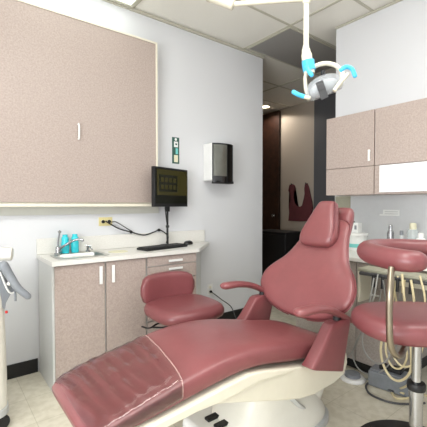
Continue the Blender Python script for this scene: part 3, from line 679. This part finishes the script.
hose('grey hose in a low wide loop left of the tan hose loops', [h(383, 282, 2.25), h(376, 310, 2.27), h(357, 340, 2.33), h(353, 356, 2.36), h(360, 370, 2.38), h(376, 374, 2.36), h(392, 360, 2.32), h(398, 335, 2.31), h(400, 290, 2.31)], .0045, 'hoseg')
hose('tan hose with a long lazy loop ending right of the chrome column', [h(393, 284, 2.21), h(389, 320, 2.16), h(391, 350, 2.16), h(402, 366, 2.16), h(416, 362, 2.16), h(424, 340, 2.16), h(425, 300, 2.2), h(420, 276, 2.262)], .006)
# items on floor
t = thing('floor_box', 'grey plastic control box on the floor among the hoses', 'control box', (2.56, 1.2, 0))
R_ = Matrix.Translation(V((2.42, 1.13, 0))) @ Matrix.Rotation(.15, 4, 'Z')
bx('case', (-.07, -.13, .002), (.07, .13, .11), M['slate'], t, .012, R_)
bx('lid', (-.062, -.12, .1105), (.062, .12, .12), M['grey'], t, .004, R_)
bx('valve', (-.03, -.07, .1205), (.04, .07, .15), M['blk'], t, .006, R_)
t = thing('foot_control', 'round white foot control disc on the floor behind the dental chair', 'foot control', (2.30, 1.36, 0))
pc = V((2.33, 1.36, 0))
lathe(b := NB(), [(0, 0), (.085, 0), (.088, .008), (.075, .022), (0, .024)], pc, 28); obj('base', b, M['white'], t)
lathe(b := NB(), [(0, .0242), (.055, .0242), (.05, .045), (0, .05)], pc, 24); obj('pedal', b, M['grey'], t)
pb = V((2.33, 1.60, 0))
t = thing('foot_control', 'flat black foot control on the floor behind the dental chair base', 'foot control', pb)
lathe(b := NB(), [(0, 0), (.10, 0), (.105, .01), (.09, .03), (0, .034)], pb, 28); obj('base', b, M['blk'], t)
lathe(b := NB(), [(0, .0342), (.05, .0342), (.045, .05), (0, .054)], pb, 24); obj('pedal', b, M['gblk'], t)
f0 = lambda u, v: at(u, v, 2, .008)
b = NB(); tube(b, [(2.35, 1.08, .02), f0(372, 383), f0(366, 386), f0(369, 393), f0(380, 399), f0(394, 403), f0(408, 404), f0(425, 403)], .0065, 8); tag(obj('floor_cable', b, M['dgrey']), 'dark grey cable curling across the floor toward the chrome column', 'cable')
b = NB(); tube(b, [(2.36, 1.02, .03), f0(392, 390), f0(396, 398), f0(408, 398), f0(420, 394), f0(432, 398)], .007, 8); tag(obj('floor_hose', b, M['tan']), 'tan hose lying on the floor past the chrome column', 'hose')
# ------------------------------------------------------------------ hall contents
t = thing('lead_apron', 'maroon lead apron hanging from two hooks on the hallway wall', 'apron', (4.84, 3.82, .97))
o1 = [(4.03, 1.60), (3.975, 1.61), (3.925, 1.585), (3.91, 1.53), (3.93, 1.47), (3.935, 1.38), (3.915, 1.30), (3.87, 1.235), (3.815, 1.215), (3.76, 1.24), (3.72, 1.32), (3.705, 1.42), (3.715, 1.52), (3.70, 1.60), (3.665, 1.61), (3.63, 1.54), (3.60, 1.42), (3.565, 1.30), (3.55, 1.20), (3.575, 1.10), (3.58, .985), (3.80, .97), (4.05, .975), (4.03, 1.10), (4.045, 1.22), (4.00, 1.35), (4.01, 1.42), (4.055, 1.50)]
b = NB(); prism(b, o1, 0, 4.822, 4.848); bmesh.ops.triangulate(b, faces=[f for f in b.faces if len(f.verts) > 4]); obj('apron_body', b, M['apron'], t, smooth=False)
for y in (3.975, 3.675):
    b = NB(); tube(b, [(4.858, y, 1.605), (4.812, y, 1.60), (4.806, y, 1.622)], .007, 8, 4); tag(obj('wall_hook', b, M['blk']), 'small dark wall hook holding the left shoulder of the apron' if y > 3.8 else 'small dark wall hook holding the right shoulder of the apron', 'hook')
t = thing('black_cabinet', 'black low cabinet standing in the hallway behind the dental chair', 'cabinet', (3.9, 3.35, 0))
bx('body', (3.70, 3.15, .02), (4.10, 3.80, .86), M['blk'], t, .004)
bx('top', (3.69, 3.14, .861), (4.11, 3.81, .875), M['blk'], t, .003)
bx('door', (3.685, 3.16, .05), (3.699, 3.79, .84), M['blk'], t, .002)
bx('plinth', (3.72, 3.17, 0), (4.08, 3.78, .0195), M['blk'], t, 0)
# ------------------------------------------------------------------ left dental cart
ux, uy = V((1,0,0)), V((0,1,0)); uc = V((.103, 2.36, 0))
t = thing('dental_cart', 'cream dental delivery cart with grey handpiece holder at the left edge', 'dental cart', uc)
loft(b := NB(), [rrect((uc.x, uc.y, z), ux, uy, a, a*.85, .5, 36) for z, a in ((.13, .195), (.2, .197), (.5, .192), (.72, .186), (.80, .175), (.83, .15))]); obj('column', b, M['cart'], t)
loft(b := NB(), [rrect((uc.x, uc.y, z), ux, uy, a, a*.85, .5, 36) for z, a in ((.085, .19), (.09, .203), (.125, .20), (.1295, .19))]); obj('base', b, M['lgrey'], t)
for sx_, sy_ in ((-1,-1), (1,-1), (-1,1), (1,1)):
    x, y = uc.x+sx_*.14, uc.y+sy_*.10
    if sx_ == 1 and sy_ == -1: x, y = uc.x+.165, uc.y-.10
    b = NB(); lathe(b, [(.012, -.014), (.034, -.014), (.037, -.008), (.037, .008), (.034, .014), (.012, .014)], (x, y, .037), 22, 'y'); tube(b, [(x, y+.0, .04), (x+.01, y+.02, .06), (x+.01, y+.03, .085)], .01, 8); obj('caster', b, M['blk'], t)
b = NB(); a0, a1 = at(-24, 254, 1, 2.30), at(12.5, 254, 1, 2.24); tube(b, [a0, a1], .036, 22, smooth=False); obj('roller', b, M['cart'], t, .006)
b = NB(); tube(b, [(uc.x-.02, uc.y-.05, .82), (uc.x-.02, uc.y-.07, .95)], .03, 12); obj('neck', b, M['lgrey'], t)
g_ = lambda u, v, y=2.24: at(u, v, 1, y)
# holder plate: slanted grey plate
b = NB(); pl = [g_(-12, 262), g_(1, 263), g_(10, 276), g_(17, 291), g_(11, 294), (g_(6, 303)), g_(5, 310), g_(-12, 296)]
A_ = [b.verts.new(p_) for p_ in pl]; B_ = [b.verts.new(p_+V((0, .05, 0))) for p_ in pl]; n = len(pl)
for i in range(n): b.faces.new((A_[i], A_[(i+1) % n], B_[(i+1) % n], B_[i]))
b.faces.new(A_[::-1]); b.faces.new(B_); obj('holder', b, M['grey'], t, .003)
b = NB(); tube(b, [g_(0, 272, 2.225), g_(9, 292, 2.225), g_(17, 291, 2.225)], .005, 8, 4); obj('trim_bead', b, M['white'], t)
b = NB(); tube(b, [g_(4, 266, 2.20), g_(10, 276, 2.19), g_(18, 288, 2.17), g_(27.5, 296, 2.16)], lambda s_: .030-.008*s_, 16, 6, flat=.8, round_ends=True); obj('handle', b, M['grey'], t)
b = NB(); tube(b, [g_(8, 285, 2.18), g_(13, 278, 2.18)], .010, 10); obj('nozzle', b, M['cart'], t)
b = NB(); tube(b, [g_(15, 291, 2.21), g_(15.4, 296, 2.21), g_(15.5, 301, 2.21)], .006, 8); obj('holder_pin', b, M['grey'], t)
lathe(b := NB(), [(0, -.008), (.007, -.006), (.007, .006), (0, .008)], g_(6.5, 312, 2.225), 10); obj('red_button', b, M['red'], t)
# ------------------------------------------------------------------ overhead operating lamp
LD = 1.76
def lp(u, v, d=LD):
    r = V(ray(u, v)); return V((0,0,EYE))+r*d
t = thing('operating_light', 'ceiling mounted dental operating light with clear hood and blue grips over the chair', 'dental light', (1.46, 1.12, 1.6))
top = lp(306, -4); post = [top, lp(306, 30), lp(305.5, 62)]
top.z = lp(306, 1).z+.03
bot = lp(306, 62)
b = NB(); tube(b, [(bot.x, bot.y, lp(306, 0).z+.02), (bot.x, bot.y, bot.z)], .0135, 14, smooth=False); obj('post', b, M['lampc'], t)
ez = lp(306, 1).z+.006
E0 = V((bot.x, bot.y, ez)); E1 = lp(230, 4.5, 1.80); 
b = NB(); tube(b, [E0+(E0-E1).normalized()*.03, E1], .0125, 14, smooth=False); obj('arm', b, M['lampc'], t, .004)
b = NB(); lathe(b, [(0, -.025), (.017, -.025), (.019, -.02), (.019, .02), (.017, .025), (0, .025)], E0, 18); obj('elbow', b, M['lampc'], t)
b = NB(); tube(b, [E1+(E0-E1).normalized()*.02+V((0,0,-.004)), E1+(E1-E0).normalized()*.10+V((0,0,.05))], .028, 14, smooth=False); obj('arm_joint', b, M['lampc'], t, .006)
J = E1+(E1-E0).normalized()*.10
b = NB(); tube(b, [J+V((0,0,.03)), (J.x, J.y, CZ-.05)], .025, 16, smooth=False); obj('ceiling_pole', b, M['lampc'], t)
lathe(b := NB(), [(0, -.001), (.09, -.001), (.09, -.02), (.035, -.06), (0, -.06)], (J.x, J.y, CZ-.0065), 24); obj('ceiling_mount', b, M['lampc'], t)
# knuckle below the post
b = NB(); tube(b, [lp(306, 46), lp(306, 50), lp(307, 58), lp(308.5, 68), lp(309.5, 74)], lambda s_: (.016, .021, .026, .028, .027)[min(4, int(s_*4.999))], 16, 3); obj('knuckle', b, M['lampc'], t)
b = NB(); tube(b, [lp(308, 61), lp(308.5, 66), lp(309.5, 71)], .031, 16, 3, round_ends=False); tube(b, [lp(307, 67, 1.735), lp(309.5, 72, 1.72), lp(311.5, 75, 1.72)], .011, 10, 4, round_ends=True); obj('blue_wrap', b, M['blue'], t)
# yoke
b = NB(); tube(b, [lp(310, 69), lp(318, 65), lp(327, 63.5), lp(336, 66), lp(342, 73), lp(341, 82, 1.74), lp(338, 88, 1.74)], .0115, 12, 6); obj('yoke', b, M['lampc'], t)
b = NB(); tube(b, [lp(309, 70), lp(305.5, 76), lp(305.5, 86), lp(307, 95), lp(309, 100)], .009, 10, 6); obj('yoke', b, M['lampc'], t)
# reflector hood: shallow ellipsoid dish aimed down-left
hc = lp(324, 87); hxv = (lp(345, 79)-lp(303, 97)).normalized(); vd = V(ray(324, 87)).normalized()
hup = hxv.cross(vd).normalized()
if hup.z < 0: hup = -hup
def dish(name, a, bb, hgt, m, ctr, e0=-.35):
    b = NB(); rings = []
    for i in range(9):
        ph = (e0+(1-e0)*i/8)*PI/2; k = max(math.cos(ph), .02)
        rings.append([ctr+hxv*math.cos(2*PI*j/32)*a*k+vd*math.sin(2*PI*j/32)*bb*k+hup*math.sin(ph)*hgt for j in range(32)])
    loft(b, rings); return obj(name, b, m, t, ang=80)
dish('hood', .104, .085, .062, M['hood'], hc-hup*.004, -.42)
dish('reflector', .080, .065, .045, M['lampg'], hc-hup*.008, -.35)
for u_, v_ in ((322, 90),):
    c = lp(u_, v_, 1.665)
    b = NB(); R_ = Matrix.Translation(c) @ Matrix(((hxv.x, vd.x, hup.x, 0), (hxv.y, vd.y, hup.y, 0), (hxv.z, vd.z, hup.z, 0), (0,0,0,1)))
    box(b, (-.019, -.008, -.042), (.019, .025, .042), R_); box(b, (-.014, -.012, .0), (.014, -.006, .03), R_); obj('bulb_housing', b, M['dgrey'], t, .006)
b = NB(); tube(b, [lp(323, 75), lp(323, 71)], .012, 10); obj('top_knob', b, M['blk'], t)
# hinge blocks + blue grips
b = NB(); tube(b, [lp(334, 91, 1.70), lp(340, 83, 1.70), lp(348, 74, 1.70)], .010, 10, 4); obj('grip_stem', b, M['lampc'], t)
b = NB(); tube(b, [lp(341, 70, 1.70), lp(346, 67, 1.70), lp(352, 69, 1.70), lp(355, 76, 1.70), ], .009, 12, 5, round_ends=True, flat=1.2); obj('grip', b, M['blue'], t)
b = NB(); tube(b, [lp(304, 97, 1.72), lp(310, 98, 1.72)], .009, 10); obj('grip_stem', b, M['lampc'], t)
b = NB(); tube(b, [lp(293.5, 92, 1.72), lp(298, 94.5, 1.72), lp(303.5, 96.5, 1.72)], .010, 12, 4, round_ends=True, flat=1.1); obj('grip', b, M['blue'], t)
# ------------------------------------------------------------------ world, camera, view
w = bpy.data.worlds.new('world'); bpy.context.scene.world = w; w.use_nodes = True
bg = w.node_tree.nodes['Background']; sk = w.node_tree.nodes.new('ShaderNodeTexSky'); sk.sky_type = 'NISHITA'; sk.sun_disc = False; sk.sun_elevation = .7
w.node_tree.links.new(sk.outputs[0], bg.inputs[0]); bg.inputs[1].default_value = .12
cam = bpy.data.cameras.new('camera'); co = bpy.data.objects.new('camera', cam); C.objects.link(co)
cam.sensor_width = 36; cam.lens = 36*F/427; cam.clip_start = .05
co.location = (0, 0, EYE)
fwd = V((math.cos(TH)*math.cos(PT), math.sin(TH)*math.cos(PT), math.sin(PT)))
co.rotation_euler = fwd.to_track_quat('-Z', 'Y').to_euler()
sc = bpy.context.scene; sc.camera = co
sc.view_settings.view_transform = 'Standard'; sc.view_settings.look = 'None'; sc.view_settings.exposure = .42; sc.view_settings.gamma = 1; sc.view_settings.use_curve_mapping = False
